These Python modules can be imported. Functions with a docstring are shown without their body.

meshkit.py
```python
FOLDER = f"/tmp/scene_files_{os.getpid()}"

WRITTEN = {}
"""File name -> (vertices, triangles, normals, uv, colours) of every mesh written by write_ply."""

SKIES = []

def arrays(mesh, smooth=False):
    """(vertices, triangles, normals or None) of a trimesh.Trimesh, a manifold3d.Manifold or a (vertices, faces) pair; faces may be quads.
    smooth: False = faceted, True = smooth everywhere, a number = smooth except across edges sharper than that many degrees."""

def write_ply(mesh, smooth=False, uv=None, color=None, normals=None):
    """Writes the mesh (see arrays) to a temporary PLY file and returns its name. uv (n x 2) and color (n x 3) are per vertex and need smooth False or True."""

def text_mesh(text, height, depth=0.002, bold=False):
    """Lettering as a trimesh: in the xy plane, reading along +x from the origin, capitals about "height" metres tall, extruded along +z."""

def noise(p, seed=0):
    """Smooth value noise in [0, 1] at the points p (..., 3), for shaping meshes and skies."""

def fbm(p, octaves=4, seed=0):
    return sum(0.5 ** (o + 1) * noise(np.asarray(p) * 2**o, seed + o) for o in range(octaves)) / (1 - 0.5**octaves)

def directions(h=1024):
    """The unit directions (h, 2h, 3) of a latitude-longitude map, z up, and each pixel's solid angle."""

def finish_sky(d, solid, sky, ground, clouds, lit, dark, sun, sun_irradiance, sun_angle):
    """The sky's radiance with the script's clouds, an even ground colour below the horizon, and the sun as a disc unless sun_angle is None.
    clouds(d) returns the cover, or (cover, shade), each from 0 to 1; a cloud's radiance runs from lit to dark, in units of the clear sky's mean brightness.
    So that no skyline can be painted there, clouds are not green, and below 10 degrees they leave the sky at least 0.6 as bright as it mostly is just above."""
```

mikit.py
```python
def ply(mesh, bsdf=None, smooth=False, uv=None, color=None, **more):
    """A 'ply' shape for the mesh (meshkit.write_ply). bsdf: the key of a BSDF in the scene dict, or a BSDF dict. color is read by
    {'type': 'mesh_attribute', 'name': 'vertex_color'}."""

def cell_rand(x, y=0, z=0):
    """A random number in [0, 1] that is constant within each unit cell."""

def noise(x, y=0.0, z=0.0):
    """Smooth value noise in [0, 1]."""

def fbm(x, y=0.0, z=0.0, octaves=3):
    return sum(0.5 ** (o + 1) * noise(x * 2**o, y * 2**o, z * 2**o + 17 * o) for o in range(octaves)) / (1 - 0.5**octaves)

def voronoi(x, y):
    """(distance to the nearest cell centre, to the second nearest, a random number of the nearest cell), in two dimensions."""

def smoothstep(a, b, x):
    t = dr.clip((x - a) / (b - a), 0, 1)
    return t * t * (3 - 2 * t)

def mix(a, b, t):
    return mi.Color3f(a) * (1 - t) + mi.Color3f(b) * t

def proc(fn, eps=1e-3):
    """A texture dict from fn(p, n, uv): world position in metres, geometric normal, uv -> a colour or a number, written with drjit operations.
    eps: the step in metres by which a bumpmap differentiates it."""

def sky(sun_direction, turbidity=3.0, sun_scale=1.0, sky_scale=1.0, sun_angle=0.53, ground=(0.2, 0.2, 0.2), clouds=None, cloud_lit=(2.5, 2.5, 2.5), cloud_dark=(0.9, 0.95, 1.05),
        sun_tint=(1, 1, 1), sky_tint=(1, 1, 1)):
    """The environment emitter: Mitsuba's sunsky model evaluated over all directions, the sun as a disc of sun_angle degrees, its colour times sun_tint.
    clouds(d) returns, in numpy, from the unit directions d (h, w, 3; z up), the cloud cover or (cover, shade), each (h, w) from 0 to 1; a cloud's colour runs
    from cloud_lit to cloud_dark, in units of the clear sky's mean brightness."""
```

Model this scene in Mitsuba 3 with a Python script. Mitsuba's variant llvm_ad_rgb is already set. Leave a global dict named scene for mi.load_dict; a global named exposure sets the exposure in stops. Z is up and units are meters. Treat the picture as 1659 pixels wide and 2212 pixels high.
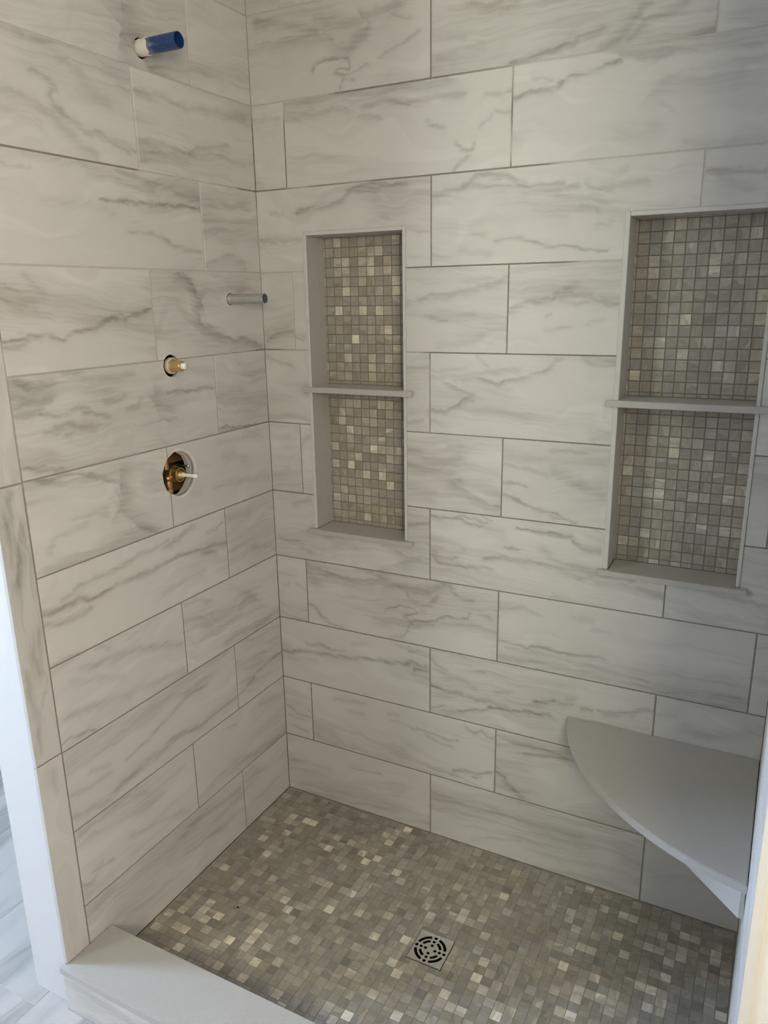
import math, random
import numpy as np, trimesh, shapely.geometry as sg
from shapely.ops import unary_union
import drjit as dr
import mitsuba as mi
import mikit, meshkit
from mikit import noise, fbm, voronoi, cell_rand, smoothstep, mix

T = mi.ScalarTransform4f
scene, labels = {}, {}

# ------------------------------------------------------------------ camera, lights, exposure
FWD = np.array([-0.448034, 0.852445, -0.269450]); UPV = np.array([-0.110560, 0.246249, 0.962880]); RGT = np.array([0.887154, 0.461193, -0.016081])
CAM = np.array([1.3220, -1.8062, 1.5656])
scene['camera'] = {'type': 'perspective', 'fov': 53.2935, 'fov_axis': 'x', 'near_clip': 0.02, 'far_clip': 50.0,
                   'to_world': T().look_at(origin=CAM.tolist(), target=(CAM + FWD).tolist(), up=UPV.tolist())}
exposure = -0.07
# daylight through four frosted windows of the bathroom (built below, radiance of their panes)
DAY_LEFT = [82.0, 112.0, 170.0]      # window on the far left wall: cool skylight
DAY_REAR = [31.0, 34.0, 29.0]       # narrow window in the wall behind, left
DAY_WARM = [38.5, 35.0, 27.0]       # window in the wall behind, right
DAY_SIDE = [14.0, 12.4, 11.2]       # window on the far right wall
LAMP = [0.5, 0.45, 0.38]            # ceiling light, turned low

# ------------------------------------------------------------------ helpers
def numbered(name):
    if name not in scene and name not in labels and not any(k.startswith(name + '__') for k in scene): return name
    i = 1
    while True:
        k = '%s_%03d' % (name, i)
        if k not in scene and k not in labels and not any(q.startswith(k + '__') for q in scene): return k
        i += 1
_cnt = {}
def key_for(name, parent):
    base = parent + '__' + name if parent else name
    n = _cnt.get(base, 0); _cnt[base] = n + 1
    return base if n == 0 else '%s_%03d' % (base, n)
def obj(name, mesh, bsdf, parent=None, smooth=False, uv=None, **more):
    k = key_for(name, parent)
    scene[k] = mikit.ply(mesh, bsdf, smooth=smooth, uv=uv, **more)
    return k
def tag(k, label=None, cat=None, group=None, kind=None):
    d = labels.setdefault(k, {})
    if label: d['label'] = label
    if cat: d['category'] = cat
    if group: d['group'] = group
    if kind: d['kind'] = kind
    return k
def box(x0, x1, y0, y1, z0, z1):
    b = trimesh.creation.box(extents=(x1 - x0, y1 - y0, z1 - z0)); b.apply_translation(((x0 + x1) / 2, (y0 + y1) / 2, (z0 + z1) / 2)); return b
def cat(ms): return trimesh.util.concatenate(ms)
def poly_slab(poly, d0, d1):
    """polygon in (u, v) -> mesh with coordinates (u, v, d), d from d0 to d1"""
    ms = []
    for g in (poly.geoms if hasattr(poly, 'geoms') else [poly]):
        if g.area < 1e-7: continue
        m = trimesh.creation.extrude_polygon(g, d1 - d0); m.apply_translation((0, 0, d0)); ms.append(m)
    return cat(ms)
def bevel_slab(u0, u1, v0, v1, depth, b=0.0008):
    """tile: front at d=0, back at d=depth, front edges bevelled by b"""
    V = [(u0, v0, depth), (u1, v0, depth), (u1, v1, depth), (u0, v1, depth), (u0, v0, b), (u1, v0, b), (u1, v1, b), (u0, v1, b),
         (u0 + b, v0 + b, 0), (u1 - b, v0 + b, 0), (u1 - b, v1 - b, 0), (u0 + b, v1 - b, 0)]
    Q = [(8, 9, 10, 11), (4, 5, 9, 8), (5, 6, 10, 9), (6, 7, 11, 10), (7, 4, 8, 11), (0, 1, 5, 4), (1, 2, 6, 5), (2, 3, 7, 6), (3, 0, 4, 7)]
    F = []
    for a, b_, c, d in Q: F += [(a, b_, c), (a, c, d)]
    return trimesh.Trimesh(np.array(V, float), np.array(F), process=False)
def fix(m):
    m = trimesh.Trimesh(m.vertices, m.faces, process=True); trimesh.repair.fix_normals(m); return m
def to_back(m):   # (u, v, d) -> (x=u, y=d, z=v)
    v = np.array(m.vertices); m2 = trimesh.Trimesh(np.c_[v[:, 0], v[:, 2], v[:, 1]], m.faces, process=False); return m2
def to_left(m):   # u = y, d measured into the wall (towards -x)
    v = np.array(m.vertices); return trimesh.Trimesh(np.c_[-v[:, 2], v[:, 0], v[:, 1]], m.faces, process=False)
WX0, WXS = 1.3660, 0.0085
def wall_x(y): return WX0 + WXS * y
def to_right(m):
    v = np.array(m.vertices); return trimesh.Trimesh(np.c_[wall_x(v[:, 0]) + v[:, 2], v[:, 0], v[:, 1]], m.faces, process=False)
def to_floor(m):  # (u, v, d) -> (x, y, -d)
    v = np.array(m.vertices); return trimesh.Trimesh(np.c_[v[:, 0], v[:, 1], -v[:, 2]], m.faces, process=False)
def orient(m, outward):
    """flip faces so that the front (d=0) face looks along outward"""
    n = np.cross(m.vertices[m.faces[:, 1]] - m.vertices[m.faces[:, 0]], m.vertices[m.faces[:, 2]] - m.vertices[m.faces[:, 0]])
    a = (n @ np.array(outward, float))
    i = np.argmax(np.abs(a))
    return m
def rounded(poly, r):
    return poly.buffer(-r).buffer(r, quad_segs=4)
def soft_box(x0, x1, y0, y1, z0, z1, r=0.0015):
    import manifold3d as m3
    s = m3.Manifold.cube((x1 - x0 - 2 * r, y1 - y0 - 2 * r, z1 - z0)).translate((x0 + r, y0 + r, z0))
    a = m3.Manifold.cube((x1 - x0 - 2 * r, y1 - y0, z1 - z0 - 2 * r)).translate((x0 + r, y0, z0 + r))
    c = m3.Manifold.cube((x1 - x0, y1 - y0 - 2 * r, z1 - z0 - 2 * r)).translate((x0, y0 + r, z0 + r))
    return m3.Manifold.batch_hull([s, a, c])
def lathe(profile, axis_to, n=32):
    """profile [(r, h)] spun about z, then moved by the 4x4 axis_to"""
    m = trimesh.creation.revolve(np.array(profile, float), sections=n); m.apply_transform(axis_to); return m
def along_x(x, y, z):   # z axis -> +x, origin at (x, y, z)
    M = np.eye(4); M[:3, :3] = np.array([[0, 0, 1], [1, 0, 0], [0, 1, 0]], float); M[:3, 3] = (x, y, z); return M
def tube(p0, p1, r, n=16):
    return trimesh.creation.cylinder(radius=r, segment=[p0, p1], sections=n)

# ------------------------------------------------------------------ layout of the tiled walls (metres, measured)
ZK = [0.0, 0.2032, 0.4077, 0.6130, 0.8172, 1.0201, 1.2248, 1.4304, 1.6372, 1.8460, 2.0532, 2.2606, 2.45]
BACK_J = [[.513, 1.1255], [.1037, .7124], [.512, 1.122], [.1058, .7097, 1.326], [.512, 1.1213], [.107, .7107, 1.323], [.512, 1.122],
          [.104, .7145, 1.326], [.515, 1.1240], [.0995, .712, 1.324], [.5135, 1.1244], [.1, .712, 1.324]]
LEFT_J = [-.232, -.428, -.2265, -.421, -.2248, -.4234, -.2235, -.425, -.2295, -.4263, -.2325, -.425]
RIGHT_J = [-.41, -.21, -.415, -.22, -.41, -.205, -.41, -.21, -.41, -.21, -.41, -.21]
STRIP_U = -.8295          # inner edge of the edging strip
END_Y = -.8950            # end of the tiled side walls
G = 0.0018                # half a grout joint
NICHES = [dict(x0=.1435, i0=.154, i1=.437, x1=.4450, ear0=.1315, ear1=.4640, sh0=.1295, sh1=.4655, g0=.1585),
          dict(x0=.9735, i0=.985, i1=1.2700, x1=1.2785, ear0=.9635, ear1=1.2945, sh0=.9590, sh1=1.2950, g0=.9890)]
NZ0, NZI, NZ1 = .9175, 1.7265, 1.7360
HOLES = [(-.3885, 2.0945, .0205), (-.1395, 1.5688, .0155), (-.3815, 1.4160, .0265), (-.3885, 1.1510, .0570)]

# ------------------------------------------------------------------ veins of the porcelain: the pieces printed with strong veins, in wall millimetres
VEINS = '''B .4 4 12 444,1554 483,1561 514,1569 562,1571 588,1581 638,1589 674,1593 711,1608
B .4 2 3 529,1506 559,1506
B .2 15 15 514,1523 625,1526
B .2 8 8 533,1449 590,1453 648,1467
B .45 6 10 717,1534 747,1545 784,1554 823,1559 826,1569 862,1568 875,1562 903,1563 916,1552 969,1548
B .4 5 5 840,1550 872,1545 901,1549
B .35 4 4 807,1487 827,1486 865,1492
B .3 8 8 845,1580 876,1592
B .3 4 4 903,1501 937,1508
B .3 4 4 809,1522 818,1522
B .3 15 15 450,1275 506,1282
B .35 8 8 450,1250 486,1255
B .25 5 5 522,1386 564,1387 609,1393
B .3 4 10 514,1372 583,1370 620,1378 660,1386 707,1393 746,1392
B .5 2 7 575,1363 628,1368 679,1366 701,1360 736,1368 770,1381 811,1394 824,1404 833,1423
B .45 3 8 553,1355 583,1342 606,1333 625,1330
B .5 9 2 625,1330 602,1312 591,1308 584,1297 572,1296 557,1283 514,1286
B .4 4 4 606,1315 629,1313
B .3 4 4 634,1423 649,1410 664,1400
B .35 15 6 901,1422 921,1409 971,1411
B .35 12 12 934,1241 966,1247
B .4 6 6 823,1410 846,1422
B .35 12 15 449,1176 494,1160 554,1158 600,1165
B .35 10 15 449,1134 506,1128 566,1118 601,1110
B .4 4 4 593,1102 605,1114
B .42 3 35 593,1094 617,1082 656,1063 686,1048 709,1047
B .25 20 20 444,1072 514,1056
B .25 6 6 565,1196 604,1193
B .3 6 6 713,1160 753,1153 800,1143 832,1140
B .45 3 4 714,1113 755,1114 780,1105
B .6 3 5 713,1081 745,1073 763,1064 793,1056 839,1047 871,1035 899,1026
B .35 5 12 839,1205 913,1207
B .4 20 10 845,1147 883,1130 918,1109 968,1103
B .25 15 15 720,1186 813,1175 963,1181
B .4 5 5 840,1033 889,1028
B .65 2 5 514,1004 551,1002 583,1000 606,998 626,992 665,991
B .5 3 4 583,1002 606,1011 645,1006 672,1000
B .4 3 3 656,1019 687,1007
B .8 2 3 751,996 766,995 787,997
B .7 5 5 795,995 820,990 852,991 866,987 894,991
B .65 8 6 901,979 923,964 943,963 967,961
B .45 3 3 723,940 760,938
B .5 3 3 599,923 611,919
B .45 3 3 518,902 531,900
B .55 3 3 516,886 531,876 568,871 620,869
B .4 3 3 518,886 588,892
B .5 5 8 666,902 724,914 772,909 823,911 866,908 888,893 916,887 957,897 1047,900
B .35 5 5 628,876 690,874
B .45 12 12 866,908 929,911 981,900
B .25 15 15 676,983 718,970
B .3 10 10 822,947 858,926
B .35 4 12 958,886 1048,882
B .3 6 6 451,967 506,976
B .3 8 8 10,763 68,762
B .4 4 4 23,718 45,731
B .4 3 3 66,732 99,721
B .55 4 14 111,801 165,789 190,786 238,782 286,781 342,788 392,787
B .25 25 25 109,778 138,751
B .5 10 10 287,818 342,805 374,793 406,785 468,774 511,777
B .5 4 4 406,785 432,773 445,758
B .5 10 10 468,779 524,792 562,809 575,805
B .45 10 5 533,773 515,753 485,730
B .3 10 10 450,750 467,740 494,740
B .45 6 6 575,796 596,783 637,774
B .55 2 3 372,701 382,710 423,724 463,722 472,713 454,699 431,690
B .5 2 4 431,690 445,684 489,688 511,697 567,718 596,717 621,721 633,740
B .5 4 4 666,738 694,731
B .6 3 3 449,681 463,674 454,668
B .45 2 4 454,668 440,648 431,629
B .4 6 6 385,624 422,629
B .6 4 6 112,673 134,663 154,643 173,628
B .55 4 4 173,624 203,620 227,620
B .3 5 5 476,673 520,685
B .6 5 7 10,500 75,512 143,519 204,520 259,531 298,533 351,542 398,541 430,543 457,554 502,550
B .65 4 4 139,546 165,547 180,543
B .4 6 6 92,542 144,543 179,536 230,542
B .25 6 6 260,571 309,581
B .35 5 5 403,601 449,601
B .4 5 5 444,591 489,594
B .6 8 5 466,533 507,540
B .2 12 12 8,475 126,491
B .3 8 8 193,375 254,380 294,381
B .4 4 4 371,371 409,372
B .35 4 4 381,350 428,348 465,339 493,351
B .25 6 6 233,341 293,342
B .35 5 5 502,335 538,316 583,320
B .4 4 4 9,304 46,288 100,287
B .3 4 4 13,274 94,270
B .3 6 6 33,244 87,227
B .35 4 4 14,112 65,116
B .2 8 8 108,113 162,119
B .4 4 4 247,144 288,146 348,154
B .3 3 30 361,825 424,852 468,869 507,868
B .5 5 5 514,581 530,566 562,560
B .3 8 8 526,552 607,533 651,512
B .7 8 5 514,493 540,490 576,487 607,490
B .5 6 4 607,487 660,482 708,489 738,487 746,476
B .7 3 5 621,440 670,457 708,476 746,478 780,478 812,488 833,489 861,492
B .5 3 12 558,424 590,427 608,436
B .5 2 2 517,427 558,440
B .3 5 5 711,522 757,533
B .75 5 5 819,521 847,524 871,530
B .35 5 5 871,530 921,538
B .4 4 4 898,545 928,552
B .6 4 4 945,526 968,528
B .5 5 5 986,533 1023,538 1066,553 1119,566
B .35 8 8 1005,529 1067,545
B .35 5 5 654,571 672,573
B .45 4 4 472,348 526,343 563,334 600,339
B .55 5 5 622,393 645,380 671,392 689,378 706,378
B .6 4 4 583,237 624,249 665,249 707,265
B .6 4 4 717,270 739,267 748,256
B .5 5 5 717,287 724,284
B .5 8 8 740,251 762,238 775,223 793,217
B .4 8 8 723,387 791,379 845,385 910,372
B .4 6 6 801,354 866,363 910,367
B .45 3 3 647,237 674,240
B .3 12 12 517,131 588,139 658,131 730,140 834,141 958,141
B .3 4 4 646,21 705,54 793,68
B .6 3 4 714,676 762,677 793,673 827,683 866,678 914,678 951,680 992,684
B .35 5 5 712,768 779,780 828,769
B .35 10 15 715,630 769,631 844,636 926,633 1055,627 1185,623 1306,628
B .3 6 6 732,661 828,665 915,657 1008,652 1098,642
B .3 5 5 956,757 1001,756
B .2 8 8 909,779 955,777
B .2 8 8 1124,558 1171,565
B .3 15 15 1195,536 1237,532 1278,541 1365,579
B .3 8 8 1217,524 1251,523
B .3 8 8 1123,631 1228,632 1288,646 1325,631
B .5 12 12 1063,880 1083,879 1115,875
B .35 6 6 1224,898 1273,893 1302,891 1321,888 1338,888
B .5 6 14 35,2243 111,2227 165,2217 207,2194
B .45 3 22 -6,2192 83,2194 193,2193 241,2186 259,2168 277,2144
B .45 10 20 209,2219 260,2211 325,2198 343,2209 392,2214 427,2219
B .5 8 20 342,2170 319,2156 300,2141 281,2144
B .55 12 5 334,2213 352,2190 342,2167 314,2153 295,2138
B .4 4 4 392,2211 423,2196 461,2181
B .6 3 4 295,2124 238,2132 204,2122 194,2108
B .55 2 3 277,2144 299,2123 294,2102 261,2103 256,2096 280,2091 317,2097 345,2106 354,2101
B .5 2 3 280,2090 277,2075 269,2061
B .5 3 3 279,2082 307,2075
B .4 3 6 377,2116 413,2128 448,2137 465,2152 482,2156
B .3 12 12 520,2134 561,2132 594,2129
B .25 12 12 528,2092 582,2098 642,2102
B .35 5 15 617,2188 652,2176 683,2177
B .25 6 6 -4,2012 45,2023 82,2022
B .45 5 25 110,2050 201,2051 320,2050 456,2049 554,2047
B .4 15 15 108,2020 149,2011 184,2023 185,2030
B .35 4 12 184,2011 243,2020 319,2007 374,1987
B .5 10 8 329,2014 389,2021 438,2012 499,2012 562,2015 595,2011
B .3 4 4 375,2023 402,2023 438,2016
B .4 5 5 503,1965 520,1953 550,1942
B .4 5 5 648,2001 691,1996 711,2000
B .4 4 4 676,1967 708,1962
B .45 5 5 580,1911 601,1895 613,1894 621,1907
B .45 5 5 605,1880 585,1868 568,1847
B .3 5 5 665,1958 637,1940
B .5 6 8 707,2057 755,2061 801,2067 825,2076 849,2075 855,2085 905,2094
B .4 12 10 907,2058 939,2071 957,2092 980,2123 995,2130
B .35 10 8 958,2068 989,2090 1019,2100 1063,2112
B .3 10 10 681,2162 715,2172
B .3 8 8 1083,2056 1121,2058
B .65 4 6 719,1988 750,1995 779,1997 800,1996 821,2006 845,2015 882,2019 909,2025 941,2032
B .4 25 5 940,2044 977,2033 1031,2026 1043,2033 1079,2033 1115,2031 1216,2022
B .3 4 4 760,2020 778,2020 799,2015
B .3 8 30 1017,1966 1044,1983 1120,1976 1179,1977
B .25 6 6 1020,1966 1038,1940 1057,1928
B .25 20 20 954,1894 1003,1886 1022,1899
B .3 12 12 1085,1862 1161,1855 1235,1851
B .25 8 8 1083,1993 1148,1996 1219,1994
B .45 8 8 689,1830 711,1821 753,1804 772,1796 845,1794 863,1798
B .35 8 8 884,1801 902,1787 943,1790 1017,1791
B .2 10 10 942,1809 969,1820
B .45 6 8 1132,1801 1166,1802 1190,1803 1241,1795
B .3 12 12 1162,1789 1214,1770
B .5 6 10 517,1797 550,1805 589,1809 613,1819 630,1839 661,1833 702,1827 735,1816 755,1805 787,1806 837,1805
B .4 6 8 613,1816 689,1807 748,1801 755,1793 803,1791 850,1795
B .3 6 6 629,1710 654,1705
B .5 3 4 678,1690 719,1695 746,1690 786,1680 818,1671 856,1673 888,1665 940,1660
B .25 10 10 591,1668 640,1663 665,1665
B .25 6 6 874,1755 914,1751 918,1736
B .3 8 8 916,1716 946,1716
B .2 12 12 773,1751 838,1735
B .25 6 6 820,1780 882,1770 942,1780
B .5 4 8 132,1789 176,1792 209,1795 237,1802 265,1811 300,1831 327,1840 367,1844 406,1834 448,1836
B .35 6 10 297,1828 341,1828 406,1834
B .4 4 4 42,1791 84,1785
B .4 12 3 6,1719 68,1713 135,1711
B .35 12 3 450,1726 479,1719 510,1719
B .2 10 10 338,1746 389,1754
B .45 5 10 11,1453 32,1466 52,1474 96,1479
B .5 8 8 110,1465 133,1461
B .2 8 8 17,1482 88,1484
B .25 5 5 451,1663 512,1657
B .35 5 8 14,878 35,870 86,869 98,864
B .35 4 4 89,848 122,845
B .25 10 10 177,900 224,881 240,890 279,881
B .35 3 3 370,897 421,884
B .35 4 12 8,1414 48,1398 91,1389
B .2 20 20 16,1291 125,1303
B .2 8 8 13,1182 67,1189
B .25 10 10 14,1067 61,1089
B .15 8 8 30,1121 99,1116
B .35 8 8 114,1165 135,1184
B .4 8 8 76,988 126,1007
B .2 8 8 22,1003 85,1003
L .55 45 4 -431,2173 -432,2151 -440,2123 -418,2108 -378,2070 -353,2055
L .3 6 6 -737,2048 -719,2052 -690,2050
L .5 5 8 -687,1989 -649,1981 -635,1968 -650,1954 -638,1940 -612,1917 -563,1900 -513,1902 -480,1895 -431,1886
L .25 15 15 -664,2044 -606,2023 -571,2006 -543,1981 -496,1961
L .35 10 14 -756,1941 -715,1941 -648,1922 -598,1883 -545,1858
L .2 12 12 -760,1917 -680,1900
L .4 5 5 -509,1902 -494,1887 -446,1876
L .45 10 12 -414,2010 -372,2006 -303,2007 -250,2004 -34,2018
L .4 4 16 -418,1880 -317,1896 -263,1900 -222,1920 -174,1932 -113,1940
L .25 8 8 -419,1907 -368,1896
L .75 3 5 -548,1774 -494,1776 -442,1776 -396,1781 -360,1779 -327,1783 -310,1786 -277,1783 -236,1783
L .35 5 5 -778,1812 -717,1813
L .3 15 12 -723,1838 -609,1843 -549,1829 -460,1820 -360,1818 -239,1813
L .45 4 10 -494,1839 -409,1833 -312,1814 -239,1811
L .35 10 10 -575,1826 -510,1824 -446,1812 -387,1808
L .45 4 6 -475,1713 -415,1716 -369,1712 -328,1693 -295,1685 -242,1684
L .2 10 10 -689,1759 -602,1760 -515,1756
L .45 40 3 -227,1788 -193,1793 -149,1795 -110,1792 -62,1794
L .35 3 25 -221,1660 -176,1669 -122,1681 -82,1672 -64,1648
L .65 4 6 -826,1498 -797,1500 -767,1507 -726,1504 -692,1496 -653,1507 -623,1512 -596,1516 -552,1535 -528,1538 -515,1532 -475,1540 -432,1553
L .45 8 8 -828,1483 -793,1484 -772,1498
L .25 10 10 -763,1619 -744,1601 -725,1583
L .3 20 10 -818,1572 -794,1563 -750,1565
L .3 3 3 -805,1601 -779,1586
L .6 3 22 -330,1630 -297,1623 -276,1601 -262,1574 -255,1558 -269,1539 -262,1519 -252,1503 -221,1500 -198,1480 -132,1465 -97,1469 -55,1458 -12,1436
L .25 20 20 -136,1618 -82,1606 -99,1581
L .5 8 5 -824,1420 -778,1406 -726,1407
L .35 6 6 -825,1392 -791,1394 -734,1404
L .5 12 6 -822,1368 -794,1375 -760,1370 -734,1379
L .4 12 12 -820,1355 -790,1354 -765,1361
L .5 3 6 -766,1354 -731,1346 -689,1347 -644,1349
L .5 4 6 -659,1340 -614,1332 -591,1327
L .5 5 10 -735,1323 -709,1326 -684,1318 -636,1308
L .45 5 5 -597,1353 -563,1351 -542,1358
L .35 5 5 -536,1331 -505,1332 -495,1348
L .35 8 12 -697,1431 -639,1412 -555,1404 -510,1407
L .35 5 8 -708,1304 -637,1304 -594,1309
L .3 5 5 -765,1314 -733,1310
L .5 5 7 -818,1253 -776,1243 -746,1230 -729,1230
L .35 30 5 -448,1355 -446,1331 -414,1311
L .55 3 5 -408,1356 -356,1352 -319,1354 -236,1350
L .3 5 5 -434,1293 -406,1287 -376,1293
L .65 2 4 -215,1239 -187,1242 -144,1233 -85,1229 -62,1223
L .2 20 20 -220,1320 -115,1298 -7,1290
L .25 6 6 -73,1344 -25,1349
L .5 8 4 -808,1224 -764,1216 -734,1220 -692,1213 -661,1205 -626,1190 -594,1175 -568,1178
L .55 32 4 -579,1172 -579,1152 -574,1135 -589,1119 -582,1098 -562,1076 -538,1053 -503,1032
L .25 6 6 -719,1122 -684,1116 -626,1121
L .25 10 10 -260,1089 -190,1087 -138,1081 -21,1065
L .25 18 18 -210,1161 -124,1140
L .2 8 8 -233,1202 -88,1196 -10,1178
L .2 8 8 -377,1093 -314,1083
L .3 8 8 -790,1068 -770,1093 -750,1094 -712,1098 -686,1098
L .25 5 5 -645,1112 -623,1102
L .75 8 10 -826,938 -790,939 -753,939 -723,943 -708,929
L .65 5 7 -708,926 -681,927 -639,935 -591,934 -551,934 -509,932 -471,938 -420,940 -368,935 -325,932 -274,932 -232,924
L .45 5 10 -771,957 -727,970 -670,972 -623,975 -554,984 -492,985 -413,990 -353,1007
L .55 8 8 -824,916 -791,907 -738,904 -707,907
L .4 4 4 -301,975 -263,973 -235,984
L .3 8 8 -481,862 -406,870 -326,873
L .5 4 10 -326,926 -276,915
L .2 10 10 -106,873 -7,843
L .2 10 10 -208,990 -117,984
L .35 8 12 -747,787 -704,775 -654,765 -586,757 -509,734 -438,708
L .3 8 8 -698,815 -669,791
L .2 10 10 -781,765 -643,707
L .3 8 8 -408,801 -372,805 -312,779
L .35 10 10 -261,637 -168,637 -92,631 -1,637
L .2 15 15 -222,797 -170,755 -121,723
L .6 3 5 -828,635 -803,639 -771,629 -738,620
L .35 10 10 -827,693 -779,686 -725,677 -672,669 -622,652
L .3 8 8 -658,663 -552,647 -443,638
L .5 8 10 -832,452 -809,440 -730,428 -671,444 -610,449 -557,452 -506,459 -454,457 -396,443 -331,450 -278,451 -237,450
L .3 10 10 -829,501 -767,485 -712,487
L .4 5 5 -654,493 -602,505 -548,517 -508,530 -472,542 -424,558 -358,548
L .25 8 8 -761,525 -708,513
L .6 3 5 -222,452 -178,465 -131,483 -100,488 -69,489 -37,490 -3,496
L .3 4 4 -306,384 -245,370
L .35 12 12 -265,251 -172,227 -79,215 -11,221
L .25 10 10 -127,374 -17,349
L .25 8 8 -816,393 -726,396 -676,405 -600,365
L .25 8 8 -673,286 -550,254 -466,221
L .35 5 5 -836,263 -803,249 -768,269 -731,263
L .35 5 5 -795,273 -762,274
L .3 10 10 -503,164 -415,176 -311,157 -247,152
L .3 12 12 -214,184 -163,168
L .25 15 15 -831,178 -767,181 -712,159
L .25 8 8 -400,90 -321,70
L .45 10 10 -858,1207 -871,1191 -868,1168 -882,1150
L .5 14 3 -850,1141 -856,1110 -864,1066 -880,1025
L .35 10 10 -881,1172 -877,1116 -880,1068
L .4 12 12 -841,907 -858,864 -852,818
L .4 10 10 -881,828 -886,776 -873,714 -888,648
L .3 5 5 -844,793 -866,730 -878,680
L .3 12 12 -862,582 -861,534'''

tiles = []     # every veined tile: dict(wall, u0, u1, v0, v1)
def clean(): pass
for r in range(12):
    us = [0.0] + BACK_J[r] + [WX0]
    for a, b in zip(us[:-1], us[1:]): tiles.append(dict(wall='B', u0=a, u1=b, v0=ZK[r], v1=ZK[r + 1]))
for r in range(12):
    for a, b in ((STRIP_U, LEFT_J[r]), (LEFT_J[r], 0.0)): tiles.append(dict(wall='L', u0=a, u1=b, v0=ZK[r], v1=ZK[r + 1]))
STRIP_Z = [.0, .6148, 1.2235, 1.832, 2.45]
for a, b in zip(STRIP_Z[:-1], STRIP_Z[1:]): tiles.append(dict(wall='L', u0=END_Y, u1=STRIP_U, v0=a, v1=b, strip=True))
NT = len(tiles)
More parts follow.
